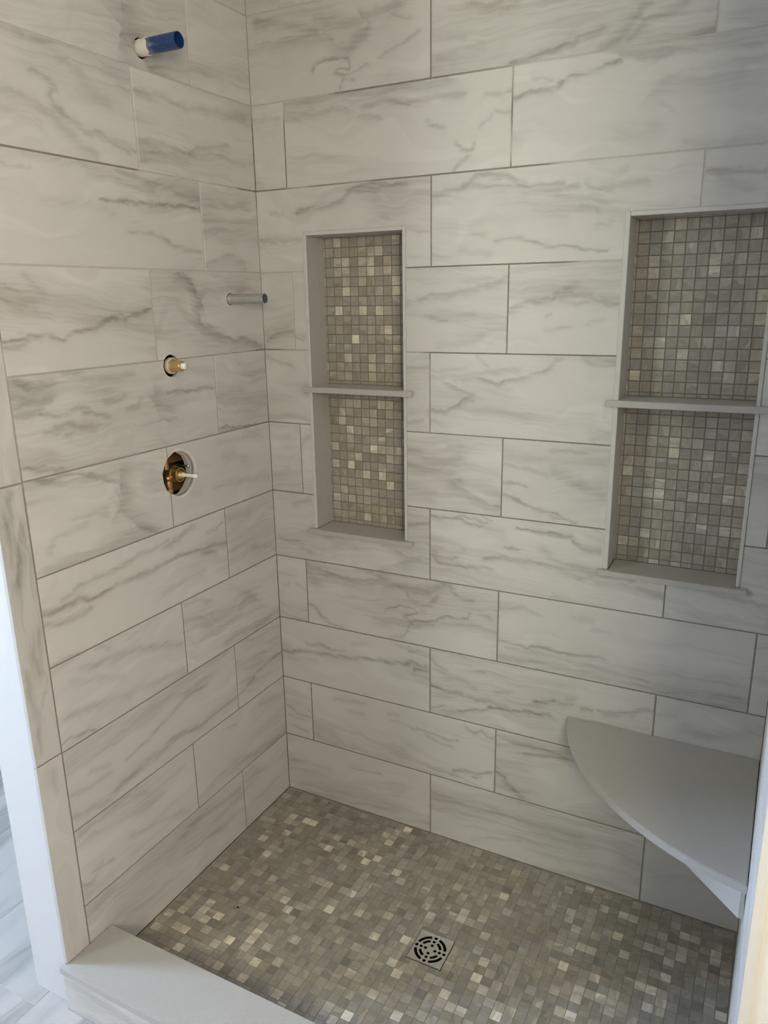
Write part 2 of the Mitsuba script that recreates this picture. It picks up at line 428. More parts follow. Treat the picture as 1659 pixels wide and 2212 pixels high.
# vein segments per tile and per 10 cm column, packed for lookup
NCOL = 7
cells = [[] for _ in range(NT * NCOL)]
for ln in VEINS.strip().split('\n'):
    f = ln.split(); w, s, wl, wr = f[0], float(f[1]), float(f[2]) / 1000, float(f[3]) / 1000
    pts = np.array([[float(c) for c in q.split(',')] for q in f[4:]]) / 1000
    mid = pts.mean(0)
    ti = [i for i, t in enumerate(tiles) if t['wall'] == w and t['u0'] <= mid[0] <= t['u1'] and t['v0'] <= mid[1] <= t['v1']]
    if not ti: continue
    t = tiles[ti[0]]
    L = np.r_[0, np.cumsum(np.linalg.norm(np.diff(pts, axis=0), axis=1))]
    for k in range(len(pts) - 1):
        p, q = pts[k] - [t['u0'], t['v0']], pts[k + 1] - [t['u0'], t['v0']]
        reach = 3.2 * max(wl, wr) + .012
        for c in range(NCOL):
            if min(p[0], q[0]) - reach <= (c + 1) * .1 and max(p[0], q[0]) + reach >= c * .1:
                cells[ti[0] * NCOL + c].append((p[0], p[1], q[0], q[1], s, wl, wr, 0.0))
starts = np.cumsum([0] + [len(c) for c in cells])
SEG = mi.Float(np.array([x for c in cells for x in c], np.float32).ravel()); CNT = mi.UInt32(np.diff(starts).astype(np.uint32)); BEG = mi.UInt32(starts[:-1].astype(np.uint32))
dr.eval(SEG, CNT, BEG)
NCELL = len(cells)

def vein_dark(idf, u, v, wu, wv):
    """darkness of the printed veins at the local point (u, v) of tile number idf"""
    ok = (idf >= 0) & (idf < NT)
    c = mi.UInt32(dr.clip(idf, 0, NT - 1)) * NCOL + mi.UInt32(dr.clip(dr.floor(u * 10), 0, NCOL - 1))
    n = dr.gather(mi.UInt32, CNT, c, ok); b = dr.gather(mi.UInt32, BEG, c, ok)
    n = dr.select(ok, n, 0)
    def body(i, best):
        on = i < n
        a0 = dr.gather(mi.Vector4f, SEG, (b + i) * 2, on); a1 = dr.gather(mi.Vector4f, SEG, (b + i) * 2 + 1, on)
        dx, dy = a0.z - a0.x, a0.w - a0.y
        t = dr.clip(((wu - a0.x) * dx + (wv - a0.y) * dy) / dr.maximum(dx * dx + dy * dy, 1e-9), 0, 1)
        ex, ey = wu - a0.x - t * dx, wv - a0.y - t * dy
        d = dr.sqrt(ex * ex + ey * ey + 1e-12)
        w = dr.select(dx * ey - dy * ex > 0, a1.y, a1.z)
        k = a1.x * (0.68 * dr.exp(-dr.square(d / (0.95 * w + .0006))) + 0.32 * dr.exp(-d / (1.7 * w + .003)))
        return i + 1, dr.select(on, dr.maximum(best, k), best)
    i, best = dr.while_loop((mi.UInt32(0), mi.Float(0)), lambda i, best: i < n, body)
    return best

def marble(p, n, uv):
    """veined matte porcelain; uv.x = local u + 2 * tile number, uv.y = local v"""
    idf = dr.floor(uv.x * 0.5); u, v = uv.x - 2 * idf, uv.y
    r1, r2, r3, r4 = (cell_rand(idf, 7, k) for k in (1, 2, 3, 4))
    ox, oy = r1 * 37.0, r2 * 53.0
    slope = (r3 - 0.5) * 0.30
    upright = ((idf >= NT - 4) & (idf < NT)) | ((idf >= 240) & (idf < 250))      # edging pieces set upright
    ua, va = dr.select(upright, v, u), dr.select(upright, u, v)
    x, y = ua + ox, va - slope * ua + oy
    w1 = fbm(x * 7, y * 11, octaves=2) - 0.5; w2 = fbm(x * 24 + 5, y * 38, octaves=2) - 0.5
    broad = fbm(x * 2.2 + w1 * .5, y * 11 + w1 * 0.9, octaves=3)
    streak = fbm(x * 5 + w1 * .5, y * 80 + w1 * 1.6 + w2 * 1.4, 3.0, octaves=4)
    rid = 1 - dr.abs(2 * fbm(x * 2.2 + w1 * 1.1 + 9, y * 10 + w1 * 2.6, 8.0, octaves=3) - 1)
    grain = fbm(x * 11 + w2 * .8, y * 190 + w1 * 3 + w2 * 2.5, 5.0, octaves=2)
    fine = smoothstep(0.93, 0.995, rid) * smoothstep(0.42, 0.62, noise(x * 6, y * 9, 4.0))
    soft = 0.20 * smoothstep(0.42, 0.80, broad) + 0.20 * smoothstep(0.47, 0.76, streak) * smoothstep(0.34, 0.62, broad) + 0.11 * smoothstep(0.50, 0.78, grain) * smoothstep(0.30, 0.60, broad) + 0.05 * fine
    light = smoothstep(0.52, 0.78, fbm(x * 4 - w1, y * 30 + w1 * 5, 12.0, octaves=2)) * 0.10
    wu = u + w2 * 0.012 + (fbm(x * 90, y * 110, octaves=2) - .5) * .007
    wv = v + (fbm(x * 26 + 31, y * 36 + 9, octaves=2) - .5) * 0.011 + (fbm(x * 80 + 3, y * 120, octaves=2) - .5) * .007
    ft = vein_dark(idf, u, v, wu, wv) * (0.15 + 1.25 * fbm(x * 16 + w1, y * 150 + w1 * 6, 2.0, octaves=3))
    d = dr.clip(soft + ft * 1.15 - light * (1 - ft), -0.1, 0.95)
    base = mi.Color3f(0.451, 0.432, 0.396) * (0.97 + 0.06 * r4)
    warm = mix((0.50, 0.462, 0.418), (0.49, 0.487, 0.452), smoothstep(0.3, 0.7, noise(x * 3, y * 6, 21.0)))
    c = base * (1 - d) + base * mi.Color3f(warm) * 0.95 * d
    return dr.clip(c, 0.02, 0.9)

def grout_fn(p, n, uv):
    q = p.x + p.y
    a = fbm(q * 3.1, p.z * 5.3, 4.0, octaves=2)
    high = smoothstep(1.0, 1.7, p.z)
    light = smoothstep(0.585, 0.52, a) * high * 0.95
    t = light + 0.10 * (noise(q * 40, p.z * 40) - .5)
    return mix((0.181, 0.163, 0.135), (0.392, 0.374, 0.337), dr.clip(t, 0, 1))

def mosaic_fn(p, n, uv):
    """small stone tiles; uv.x = local u + 0.1 * number, uv.y = local v + 0.1 * tone (0..9)"""
    idf = dr.floor(uv.x * 10 + 1e-3); u = uv.x - .1 * idf
    tf = dr.floor(uv.y * 10 + 1e-3); v = uv.y - .1 * tf
    r = cell_rand(idf, 3, 1); r2 = cell_rand(idf, 5, 2); r3 = cell_rand(idf, 11, 4)
    flip = r2 > 0.5
    a = dr.select(flip, u, v); b = dr.select(flip, v, u)
    w = fbm(a * 120 + r * 90, b * 60 + r2 * 70, octaves=2) - .5
    st = fbm(a * 200 + w * 2.2 + r * 50, b * 45 + w + r3 * 30, octaves=2)
    half = smoothstep(-.002, .002, a - 0.0125 + (r3 - .5) * .016 + w * .012 + (b - .0125) * (r - .5)) - .5
    hs = dr.select(cell_rand(idf, 13, 6) < 0.28, 1.0, 0.0)
    t = tf + (st - .5) * 2.8 + half * hs * 1.9
    lum = 0.155 + 0.027 * dr.clip(t, 0, 10) + 0.0075 * dr.square(dr.clip(t - 4.0, 0, 6))
    tint = mix((1.0, 0.89, 0.70), (1.0, 0.92, 0.77), smoothstep(0.2, .8, cell_rand(idf, 17, 8)))
    return dr.clip(lum * 0.96 * tint, 0.02, 0.9)

def stone_fn(p, n, uv):
    s = noise(p.x * 900, p.y * 900, p.z * 900); s2 = noise(p.x * 380 + 7, p.y * 380, p.z * 380)
    return mi.Color3f(0.345, 0.327, 0.293) * (0.95 + 0.07 * s + 0.05 * s2)

def wood_fn(p, n, uv):
    g = fbm(p.z * 130, p.y * 9, p.x * 20, octaves=3)
    return mix((0.15, 0.080, 0.032), (0.075, 0.037, 0.016), smoothstep(.35, .7, g))
def blue_fn(p, n, uv):
    d = smoothstep(.60, .8, fbm(p.x * 70, p.y * 420, p.z * 420, octaves=3)) * (0.5 - 0.4 * smoothstep(.03, .09, p.x))
    dust = smoothstep(.052, .028, p.x + (noise(p.y * 150, p.z * 150) - .5) * .02) * .45
    return mix((0.008, 0.036, 0.125), (0.30, 0.30, 0.30), dr.clip(d + dust, 0, .8))
def nipple_bump(p, n, uv):
    return fbm(p.x * 130, p.y * 420, p.z * 420, octaves=2) * .0022
def rough_bump(p, n, uv):
    return fbm(p.x * 260, p.y * 260, p.z * 260, octaves=2)
def floor_marble(p, n, uv):
    idf = dr.floor(uv.x * .5); u, v = uv.x - 2 * idf, uv.y      # u across, v along the tile (veins run along v)
    r1, r2, r3 = (cell_rand(idf, 3, k) for k in (1, 2, 3))
    x, y = v + r1 * 40, u + (r3 - .5) * .2 * v + r2 * 60
    w1 = fbm(x * 6, y * 10, octaves=2) - .5
    broad = fbm(x * 1.6 + w1 * .4, y * 15 + w1, octaves=3); st = fbm(x * 5 + w1 * .5, y * 70 + w1 * 4, octaves=3)
    d = .55 * smoothstep(.40, .70, broad) + .35 * smoothstep(.45, .75, st) * smoothstep(.3, .6, broad) + .10 * r1
    return mix((0.41, 0.39, 0.36), (0.20, 0.197, 0.188), dr.clip(d, 0, 1))

def P(col, rough, **k):
    return {'type': 'twosided', 'bsdf': {'type': 'principled', 'base_color': col if isinstance(col, dict) else {'type': 'rgb', 'value': list(col)}, 'roughness': rough, **k}}
scene['mat_tile'] = P(mikit.proc(marble), 0.42, specular=0.42)
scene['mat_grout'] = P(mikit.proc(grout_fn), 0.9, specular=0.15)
scene['mat_mosaic'] = P(mikit.proc(mosaic_fn), 0.48, specular=0.35)
scene['mat_mosaic_grout'] = P((0.152, 0.137, 0.110), 0.9, specular=0.15)
scene['mat_floor_grout'] = P((0.205, 0.176, 0.130), 0.9, specular=0.15)
scene['mat_stone'] = P(mikit.proc(stone_fn), 0.36, specular=0.45)
scene['mat_edge'] = P((0.444, 0.425, 0.389), 0.35, specular=0.45)
scene['mat_white'] = P((0.53, 0.515, 0.50), 0.55, specular=0.3)
scene['mat_cream'] = P((0.50, 0.475, 0.425), 0.55, specular=0.3)
scene['mat_room'] = P((0.36, 0.35, 0.33), 0.7, specular=0.2)
scene['mat_ceiling'] = P((0.45, 0.44, 0.42), 0.9, specular=0.1)
scene['mat_board'] = P((0.36, 0.345, 0.31), 0.95, specular=0.1)
scene['mat_dark'] = P((0.012, 0.011, 0.010), 0.9, specular=0.1)
scene['mat_wood'] = P(mikit.proc(wood_fn), 0.7, specular=0.2)
scene['mat_caulk'] = P((0.488, 0.463, 0.411), 0.6, specular=0.3)
scene['mat_blue'] = P(mikit.proc(blue_fn), 0.32, specular=0.5)
scene['mat_tape'] = P((0.58, 0.55, 0.49), 0.8, specular=0.2)
scene['mat_chrome'] = {'type': 'twosided', 'bsdf': {'type': 'bumpmap', 'arbitrary': mikit.proc(nipple_bump, eps=3e-4), 'scale': 1.0,
                       'bsdf': {'type': 'principled', 'base_color': {'type': 'rgb', 'value': [.56, .56, .54]}, 'metallic': .85, 'roughness': .22}}}
scene['mat_steel'] = P((0.72, 0.70, 0.665), 0.33, metallic=1.0)
scene['mat_brass'] = P((0.62, 0.45, 0.19), 0.30, metallic=0.9)
scene['mat_bronze'] = P((0.19, 0.125, 0.055), 0.42, metallic=0.8)
scene['mat_copper'] = P((0.42, 0.22, 0.11), 0.35, metallic=0.9)
scene['mat_plastic'] = P((0.78, 0.76, 0.70), 0.35, specular=0.5)
scene['mat_washer'] = P((0.42, 0.355, 0.28), 0.5, specular=0.4)
scene['mat_floor_tile'] = P(mikit.proc(floor_marble), 0.4, specular=0.4)
scene['mat_bath_grout'] = P((0.40, 0.395, 0.38), 0.9, specular=0.1)

# ------------------------------------------------------------------ back wall
def rect(a, b, c, d): return sg.box(a, c, b, d)
niche_hole = [rect(n['x0'], n['x1'], .9120, NZ1) for n in NICHES]
body_hole = unary_union([rect(n['x0'] + .0005, n['x1'] - .0005, .9125, NZ1 - .0005) for n in NICHES])
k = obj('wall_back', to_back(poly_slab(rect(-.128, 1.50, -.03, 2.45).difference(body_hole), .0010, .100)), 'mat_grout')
tag(k, 'back wall of the shower, clad in large beige marble-look tiles', kind='structure')
def tile_part(i, t, parent, mapper, cut=None, gap=G):
    u0, u1, v0, v1 = t['u0'] + gap, t['u1'] - gap, t['v0'] + gap, t['v1'] - gap
    if t['wall'] == 'L' and t['u1'] == 0.0: u1 = -.0015
    if t['wall'] == 'B' and t['u0'] == 0.0: u0 = .0006
    if t['wall'] == 'B' and t['u1'] == WX0: u1 = WX0 - .001
    if t['wall'] == 'L' and t.get('strip'): u0 = END_Y
    if t['v0'] == 0.0: v0 = .0010
    depth = .0060
    r = sg.box(u0, v0, u1, v1); q = r.difference(cut) if cut is not None else r
    if q.area < 1e-5: return
    if abs(q.area - r.area) < 1e-9: m = bevel_slab(u0, u1, v0, v1, depth)
    else: m = poly_slab(q, 0.0, depth)
    l = np.array(m.vertices)
    uv = np.c_[np.clip(l[:, 0] - t['u0'], 0, .69) + 2.0 * i, l[:, 1] - t['v0']]
    if t.get('strip'):                                   # a piece turned upright: its veins run up the wall
        uv = np.c_[np.clip(l[:, 0] - t['u0'], 0, .69) + 2.0 * i, l[:, 1] - t['v0']]
    k = key_for('tile' if not t.get('strip') else 'edging_tile', parent)
    scene[k] = mikit.ply(mapper(m), t.get('mat', 'mat_tile'), uv=uv)
    return k
cutB = unary_union([h.buffer(.0004, join_style=2) for h in niche_hole])
for i, t in enumerate(tiles):
    if t['wall'] == 'B': tile_part(i, t, 'wall_back', to_back, cutB)

# ------------------------------------------------------------------ left wall: a hollow partition with the pipes inside
holes = unary_union([sg.Point(y, z).buffer(r, quad_segs=12) for y, z, r in HOLES])
rng = random.Random(5)
a = np.linspace(0, 2 * math.pi, 33)[:-1]
vy, vz, vr = HOLES[3]
rag = sg.Polygon([(vy + (vr + rng.uniform(-.0022, .0008)) * math.cos(t), vz + (vr + rng.uniform(-.0022, .0010)) * math.sin(t)) for t in a])
board_hole = sg.Polygon([(vy - .0035 + (vr - .0035 + rng.uniform(-.0022, .0014)) * math.cos(t), vz - .0015 + (vr - .002 + rng.uniform(-.0022, .0014)) * math.sin(t)) for t in a])
holesT = unary_union([sg.Point(y, z).buffer(r, quad_segs=12) for y, z, r in HOLES[:3]] + [rag])
holesB = unary_union([sg.Point(y, z).buffer(r + .012, quad_segs=12) for y, z, r in HOLES[:3]] + [board_hole])
k = obj('wall_left', cat([box(-.128, -.115, END_Y + .002, .100, -.03, 2.45), box(-.1149, -.0108, END_Y + .002, END_Y + .015, -.03, 2.45)]), 'mat_white')
tag(k, 'left shower wall, tiled inside, with a white painted wall end', kind='structure')
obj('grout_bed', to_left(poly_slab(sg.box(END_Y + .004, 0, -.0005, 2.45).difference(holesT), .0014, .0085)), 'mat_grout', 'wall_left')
obj('backer_board', to_left(poly_slab(sg.box(END_Y + .016, 0, -.0005, 2.45).difference(holesB), .0086, .0220)), 'mat_board', 'wall_left')
for i, t in enumerate(tiles):
    if t['wall'] != 'L': continue
    k = tile_part(i, t, 'wall_left', to_left, holesT)
for z0, z1 in zip(STRIP_Z[:-1], STRIP_Z[1:]):            # pale sawn edges of the edging tiles
    obj('tile_edge', box(-.0092, -.0004, END_Y - .0013, END_Y - .0001, max(z0 + .001, .102), z1 - .001), 'mat_edge', 'wall_left')
# ring of caulk smeared round the valve opening
ring = []
for j in range(40):
    t0 = -1.9 + 3.9 * j / 39; rr = vr + .0035 + .0012 * math.sin(5 * t0); w = (.0042 + .0016 * math.sin(3 * t0 + 1)) * min(1, 6 * j / 39 + .1, 6 * (39 - j) / 39 + .1)
    c, s = math.cos(t0), math.sin(t0)
    ring.append([(0.0002, vy + (rr - w) * c, vz + (rr - w) * s), (.0007, vy + rr * c, vz + rr * s), (0.0002, vy + (rr + w) * c, vz + (rr + w) * s)])
V = np.array(ring).reshape(-1, 3); F = []
for j in range(39):
    for q in range(2): A = 3 * j + q; F += [(A, A + 1, A + 4), (A, A + 4, A + 3)]
obj('caulk_ring', trimesh.Trimesh(V, np.array(F), process=False), 'mat_caulk', 'wall_left', smooth=True)
obj('timber_block', box(-.1145, -.078, -.372, -.262, 1.160, 1.212), 'mat_wood', 'wall_left')
obj('timber_block', box(-.1145, -.082, -.372, -.285, 1.082, 1.124), 'mat_wood', 'wall_left')
obj('cavity_liner', cat([box(-.1148, -.1140, -.88, -.001, 0, 2.45), box(-.114, -.0225, -.030, -.001, 0.0, 2.45), box(-.114, -.0225, -.700, -.672, 0, 2.45)]), 'mat_dark', 'wall_left')

# ------------------------------------------------------------------ right wall (leans in a little towards the entrance)
k = obj('wall_right', cat([to_right(poly_slab(sg.box(END_Y + .006, -.03, -.0, 2.45), .0014, .009)), box(1.3775, 1.50, END_Y + .008, .0999, -.03, 2.45),]), 'mat_grout')
tag(k, 'right shower wall, tiled, ending in a cream painted wall end', kind='structure')
obj('wall_end', box(1.3690, 1.5005, END_Y + .0005, END_Y + .0075, -.03, 2.45), 'mat_cream', 'wall_right')
for r in range(12):
    for a_, b_ in ((STRIP_U, RIGHT_J[r]), (RIGHT_J[r], -.002)):
        t = dict(wall='R', u0=a_, u1=b_, v0=ZK[r], v1=ZK[r + 1]); tile_part(200 + r * 2 + (a_ > STRIP_U), t, 'wall_right', to_right)
for z0, z1 in zip(STRIP_Z[:-1], STRIP_Z[1:]):
    tile_part(240 + int(z0 * 3), dict(wall='R', u0=END_Y - G, u1=STRIP_U, v0=z0, v1=z1, strip=True), 'wall_right', to_right)
    obj('tile_edge', box(wall_x(END_Y) - .0004, wall_x(END_Y) + .0105, END_Y - .0026, END_Y - .0001, max(z0 + .001, .102), z1 - .001), 'mat_edge', 'wall_right')

# ------------------------------------------------------------------ niches
RT = [["5743534364", "5444557345", "3674672544", "4663675655", "3363644485", "4485346485", "4444545455", "4845848654", "4444454444", "4534455844",
       "4439454555", "5454444565", "4474474755", "4544475544", "4563464454", "4444444444", "4444444444",
       "4467447633", "3654563554", "3745664445", "4475544644", "4464466445", "7344587664", "3457333754", "7483547444", "4445848445", "5455444844",
       "5745654445", "7564644345", "6444555455", "5554745445", "4545444454"],
      ["34464454433", "34644354474", "34455355445", "36444474556", "47454474456", "44644445444", "34445444457", "44555454446", "34458334447",
       "54454446744", "46745554543", "54647444446", "45646447645", "74544444746", "44544554545", "44444444444", "44444444444",
       "43445445444", "44554545446", "54647564454", "44548447444", "55644556446", "74645564544", "45575444467", "55784476476", "44476544444",
       "44554555455", "44455447476", "44755444544", "76465544545", "54544555454", "44474654455"]]
MP, DEP = .0255, .0850
mosaic_no = 0
def pix(X):
    q = np.array([RGT @ (X - CAM), -UPV @ (X - CAM), FWD @ (X - CAM)]); return 829.5 + 1653.1 * q[0] / q[2], 1106 + 1653.1 * q[1] / q[2]
def mosaic_tile(u0, u1, v0, v1, tone, lift, gap=.0011):
    """one small tile in (u, v, d) with uv carrying its number and tone"""
    global mosaic_no
    mosaic_no += 1
    m = bevel_slab(u0 + gap, u1 - gap, v0 + gap, v1 - gap, .004, .0004)
    v = np.array(m.vertices); uv = np.c_[v[:, 0] - u0 + .1 * mosaic_no, np.clip(v[:, 1] - v0, 0, .08) + .1 * tone]
    v[:, 2] += lift; m = trimesh.Trimesh(v, m.faces, process=False); return m, uv
def add_mosaic(parent, cells_, mapper, most=300):
    """the tiles that show largest are parts of their own, what is left is one part"""
    cells_ = sorted(cells_, key=lambda c: -c[0]); rest, ruv = [], []
    for j, (_, args) in enumerate(cells_):
        m, uv = mosaic_tile(*args)
        if j < most: obj('mosaic_tile', mapper(m), 'mat_mosaic', parent, uv=uv)
        else: rest.append(mapper(m)); ruv.append(uv)
    if rest: tag(obj('mosaic_field', cat(rest), 'mat_mosaic', parent, uv=np.vstack(ruv)), 'small beige mosaic tiles', kind='stuff')
def seen_area(corners):
    p = np.array([pix(np.array(c)) for c in corners]); c = p.mean(0)
    ar = .5 * abs(sum(p[i][0] * p[(i + 1) % 4][1] - p[(i + 1) % 4][0] * p[i][1] for i in range(4)))
    return ar if 0 <= c[0] <= 1659 and 0 <= c[1] <= 2212 else -1.0 / (1 + abs(c[0] - 829) + abs(c[1] - 1106))
rng = random.Random(11)
for w, nc in enumerate(NICHES):
    N = 'wall_niche' if w == 0 else 'wall_niche_001'
    tag(N, ['narrow recessed wall niche with mosaic back, nearer the shower corner', 'wider recessed wall niche with mosaic back, above the corner seat'][w], 'niche')
    x0, i0, i1, x1 = nc['x0'], nc['i0'], nc['i1'], nc['x1']
    for (a_, b_, s) in ((x0, i0, 1), (i1, x1, -1)):
        obj('side_panel', box(a_ + .0002, b_ - .0002, .0014, .0585, .9210, NZ1 - .0002), 'mat_stone', N)
        obj('frame', soft_box(a_, b_, -.0030, .0012, .9210, NZ1, .0011), 'mat_edge', N, smooth=40)
        lin = (i0 - .004, i0 - .0008) if s > 0 else (i1 + .0008, i1 + .004)
        obj('side_strip', box(lin[0], lin[1], .0600, DEP - .0003, .9210, NZI), 'mat_stone', N)
    obj('top_panel', box(i0 + .0003, i1 - .0003, .0014, .0585, NZI, NZ1 - .0002), 'mat_stone', N)
    obj('frame', soft_box(i0 + .0003, i1 - .0003, -.0030, .0012, NZI, NZ1, .0011), 'mat_edge', N, smooth=40)
    obj('top_strip', box(i0, i1, .0600, DEP - .0003, NZI + .0006, NZI + .004), 'mat_stone', N)
    obj('backing', box(x0, x1, DEP + .0009, .0999, .9125, NZ1), 'mat_mosaic_grout', N)
    def ledge(e0, e1, z0, z1, name):
        p = sg.Polygon([(e0, -.0150), (e1, -.0150), (e1, -.0003), (i1 - .0003, -.0003), (i1 - .0003, DEP - .0006), (i0 + .0003, DEP - .0006), (i0 + .0003, -.0003), (e0, -.0003)])
        if name == 'shelf': p = sg.Polygon([(e0, -.0150), (e1, -.0150), (e1, -.0032), (i1 - .0003, -.0032), (i1 - .0003, DEP - .0006), (i0 + .0003, DEP - .0006), (i0 + .0003, -.0032), (e0, -.0032)])
        b = .0014
        body = trimesh.creation.extrude_polygon(p, z1 - z0 - 2 * b); body.apply_translation((0, 0, z0 + b))
        q = rounded(p.buffer(-b, join_style=2), .0004)
        top = trimesh.creation.extrude_polygon(q, z1 - z0); top.apply_translation((0, 0, z0))
        import manifold3d as m3
        obj(name, cat([body, top]), 'mat_stone', N)
    ledge(nc['ear0'], nc['ear1'], .9070, .9205, 'sill'); ledge(nc['sh0'], nc['sh1'], 1.3165, 1.3315, 'shelf')
    cs = []
    ncol = int(math.ceil((i1 - nc['g0']) / MP)) + 1
    for r in range(32):
        zt = 1.7240 - MP * r; zb = max(zt - MP, .9206)
        if zt - zb < .004: continue
        for c in range(-1, ncol):
            ua, ub = nc['g0'] + MP * c, nc['g0'] + MP * (c + 1)
            ua, ub = max(ua, i0 - .003), min(ub, i1 + .003)
            if ub - ua < .004: continue
            for (za, zz) in (([(zb, 1.3160), (1.3320, zt)]) if zb < 1.3320 and zt > 1.3160 else [(zb, zt)]):
                if zz - za < .004: continue
                row = RT[w][r]; tone = int(row[c]) if 0 <= c < len(row) else rng.choice([3, 4, 4, 5, 4, 6])
                ar = seen_area([(ua, DEP, za), (ub, DEP, za), (ub, DEP, zz), (ua, DEP, zz)])
                if c < 0 or c >= len(row): ar *= .02
                cs.append((ar, (ua, ub, za, zz, tone, DEP + rng.uniform(-.0002, .0003))))
    for c in range(-1, ncol):          # cut row under the top
        ua, ub = max(nc['g0'] + MP * c, i0 - .003), min(nc['g0'] + MP * (c + 1), i1 + .003)
        if ub - ua > .004: cs.append((.001, (ua, ub, 1.7232, NZI + .0035, rng.choice([4, 5]), DEP)))
    add_mosaic(N, cs, to_back)

# ------------------------------------------------------------------ shower floor
DC, DS = (.6900, -.3955), .0463
drain_sq = sg.box(DC[0] - DS - .0012, DC[1] - DS - .0012, DC[0] + DS + .0012, DC[1] + DS + .0012)
def floor_slab(p, z0, z1):
    m = poly_slab(p, 0, z1 - z0); v = np.array(m.vertices); return trimesh.Trimesh(np.c_[v[:, 0], v[:, 1], v[:, 2] + z0], m.faces, process=False)
k = obj('shower_floor', floor_slab(sg.Polygon([(0.0, -.774), (wall_x(-.774), -.774), (WX0, 0.0), (0.0, 0.0)]).difference(drain_sq), -.0300, -.0008), 'mat_floor_grout')
tag(k, 'shower floor of small beige and tan mosaic stones', kind='structure')
FLIGHT = [(45,-391),(70,-241),(118,-292),(120,-418),(44,-566),(251,-392),(272,-421),(93,-543),(94,-568),(121,-566),(145,-541),(247,-494),(272,-520),(273,-545),(273,-570),(273,-596),(222,-594),(324,-571),(199,-618),(248,-668),(322,-619),(70,-616),(92,-615),(147,-593),(374,-523),(20,-589),(373,-595),(323,-667),(421,-665),(23,-639),(195,-368),(91,-517),(121,-667),(95,-115),(94,-140),(145,-120),(171,-118),(120,-193),(271,-145),(271,-196),(321,-149),(372,-174),(397,-199),(422,-172),(420,-96),(396,-69),(500,-199),(524,-226),(346,-248),(322,-321),(346,-320),(399,-398),(473,-373),(272,-420),(247,-395),(299,-448),(444,-19),(419,-317),(524,-227),(673,-176),(473,-375),(652,-307),(724,-281),(722,-253),(550,-354),(625,-478),(651,-501),(548,-548),(623,-571),(775,-500),(823,-428),(804,-304),(896,-499),(848,-450),(597,-643),(571,-666),(692,-590),(821,-524),(797,-523),(798,-150),(827,-377),(628,-407),(772,-253),(551,-426),(998,-20),(1048,-77),(1100,-74),(1124,-75),(1198,-98),(1248,-71),(1273,-71),(1323,-93),(1321,-118),(974,-126),(1022,-227),(1046,-224),(997,-256),(997,-300),(1122,-197),(1222,-171),(1247,-146),(1173,-149),(1197,-148),(1223,-219),(1170,-272),(1195,-270),(1221,-266),(1195,-316),(1220,-294),(1121,-370),(1120,-323),(1047,-422),(1024,-422),(1047,-367),(1046,-347),(1096,-346),(1344,-165),(1072,-303),(997,-177),(1094,-150),(1344,-260),(1246,-116)]
FP = .02505
FU0, FV0 = 0.0082, -0.0078
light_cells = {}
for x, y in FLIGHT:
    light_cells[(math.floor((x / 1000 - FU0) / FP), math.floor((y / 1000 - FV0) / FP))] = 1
rng = random.Random(3)
cs = []
for i in range(-1, 57):
    for j in range(-33, 2):
        ua, ub, va, vb = FU0 + FP * i, FU0 + FP * (i + 1), FV0 + FP * j, FV0 + FP * (j + 1)
        ua, ub, va, vb = max(ua, .0015), min(ub, wall_x((va + vb) / 2) - .002), max(va, -.7735), min(vb, -.0012)
        x = rng.random(); x2 = rng.random(); lift = rng.uniform(-.0004, .0003)
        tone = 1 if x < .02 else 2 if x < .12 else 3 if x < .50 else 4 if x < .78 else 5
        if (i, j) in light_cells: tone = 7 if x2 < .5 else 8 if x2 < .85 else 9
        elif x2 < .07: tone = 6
        if ub - ua < .004 or vb - va < .004: continue
        for bx in [sg.box(ua, va, ub, vb)]:
            q = bx.difference(drain_sq)
            if q.area < 2e-5: continue
            b0 = q.bounds
            if q.area < bx.area - 1e-9:
                if len(q.exterior.coords) > 5:      # corner pieces notched round the drain: keep the larger rectangle
                    cand = [sg.box(ua, va, min(ub, drain_sq.bounds[0]), vb) if ua < drain_sq.bounds[0] else sg.box(max(ua, drain_sq.bounds[2]), va, ub, vb)]
                    b0 = cand[0].bounds
            ar = seen_area([(b0[0], b0[1], 0), (b0[2], b0[1], 0), (b0[2], b0[3], 0), (b0[0], b0[3], 0)])
            if (b0[1] + b0[3]) / 2 < -.72: ar *= .3
            cs.append((ar, (b0[0], b0[2], b0[1], b0[3], tone, lift, .0006)))
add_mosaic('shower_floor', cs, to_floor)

# ------------------------------------------------------------------ drain
t = 'floor_drain'; tag(t, 'square stainless steel drain grate set in the mosaic floor', 'drain')
gx = sg.box(-.0440, -.0440, .0440, .0440)
def arc(r0, r1, a0, a1, n=14):
    A = np.radians(np.linspace(a0, a1, n)); mid, w = (r0 + r1) / 2, (r1 - r0) / 2
    return sg.LineString([(mid * math.cos(q), mid * math.sin(q)) for q in A]).buffer(w, quad_segs=5, cap_style=2)
cut = []
for q in range(4):
    cut += [arc(.0330, .0402, 90 * q + 16, 90 * q + 74), arc(.0215, .0283, 90 * q + 22, 90 * q + 68)]
    for rr, rad in ((.0368, .0042), (.0248, .0040), (.0128, .0040)):
        cut.append(sg.Point(rr * math.cos(math.radians(90 * q)), rr * math.sin(math.radians(90 * q))).buffer(rad, quad_segs=5))
g = gx.difference(unary_union(cut))
def at(m, x, y, z): m = m.copy(); m.apply_translation((x, y, z)); return m
gr = trimesh.creation.extrude_polygon(g, .0030)
obj('grate', at(gr, DC[0], DC[1], -.0030), 'mat_steel', t)
fr = sg.box(-DS, -DS, DS, DS).difference(sg.box(-.0447, -.0447, .0447, .0447))
obj('frame', at(trimesh.creation.extrude_polygon(fr, .0140), DC[0], DC[1], -.0122), 'mat_steel', t)
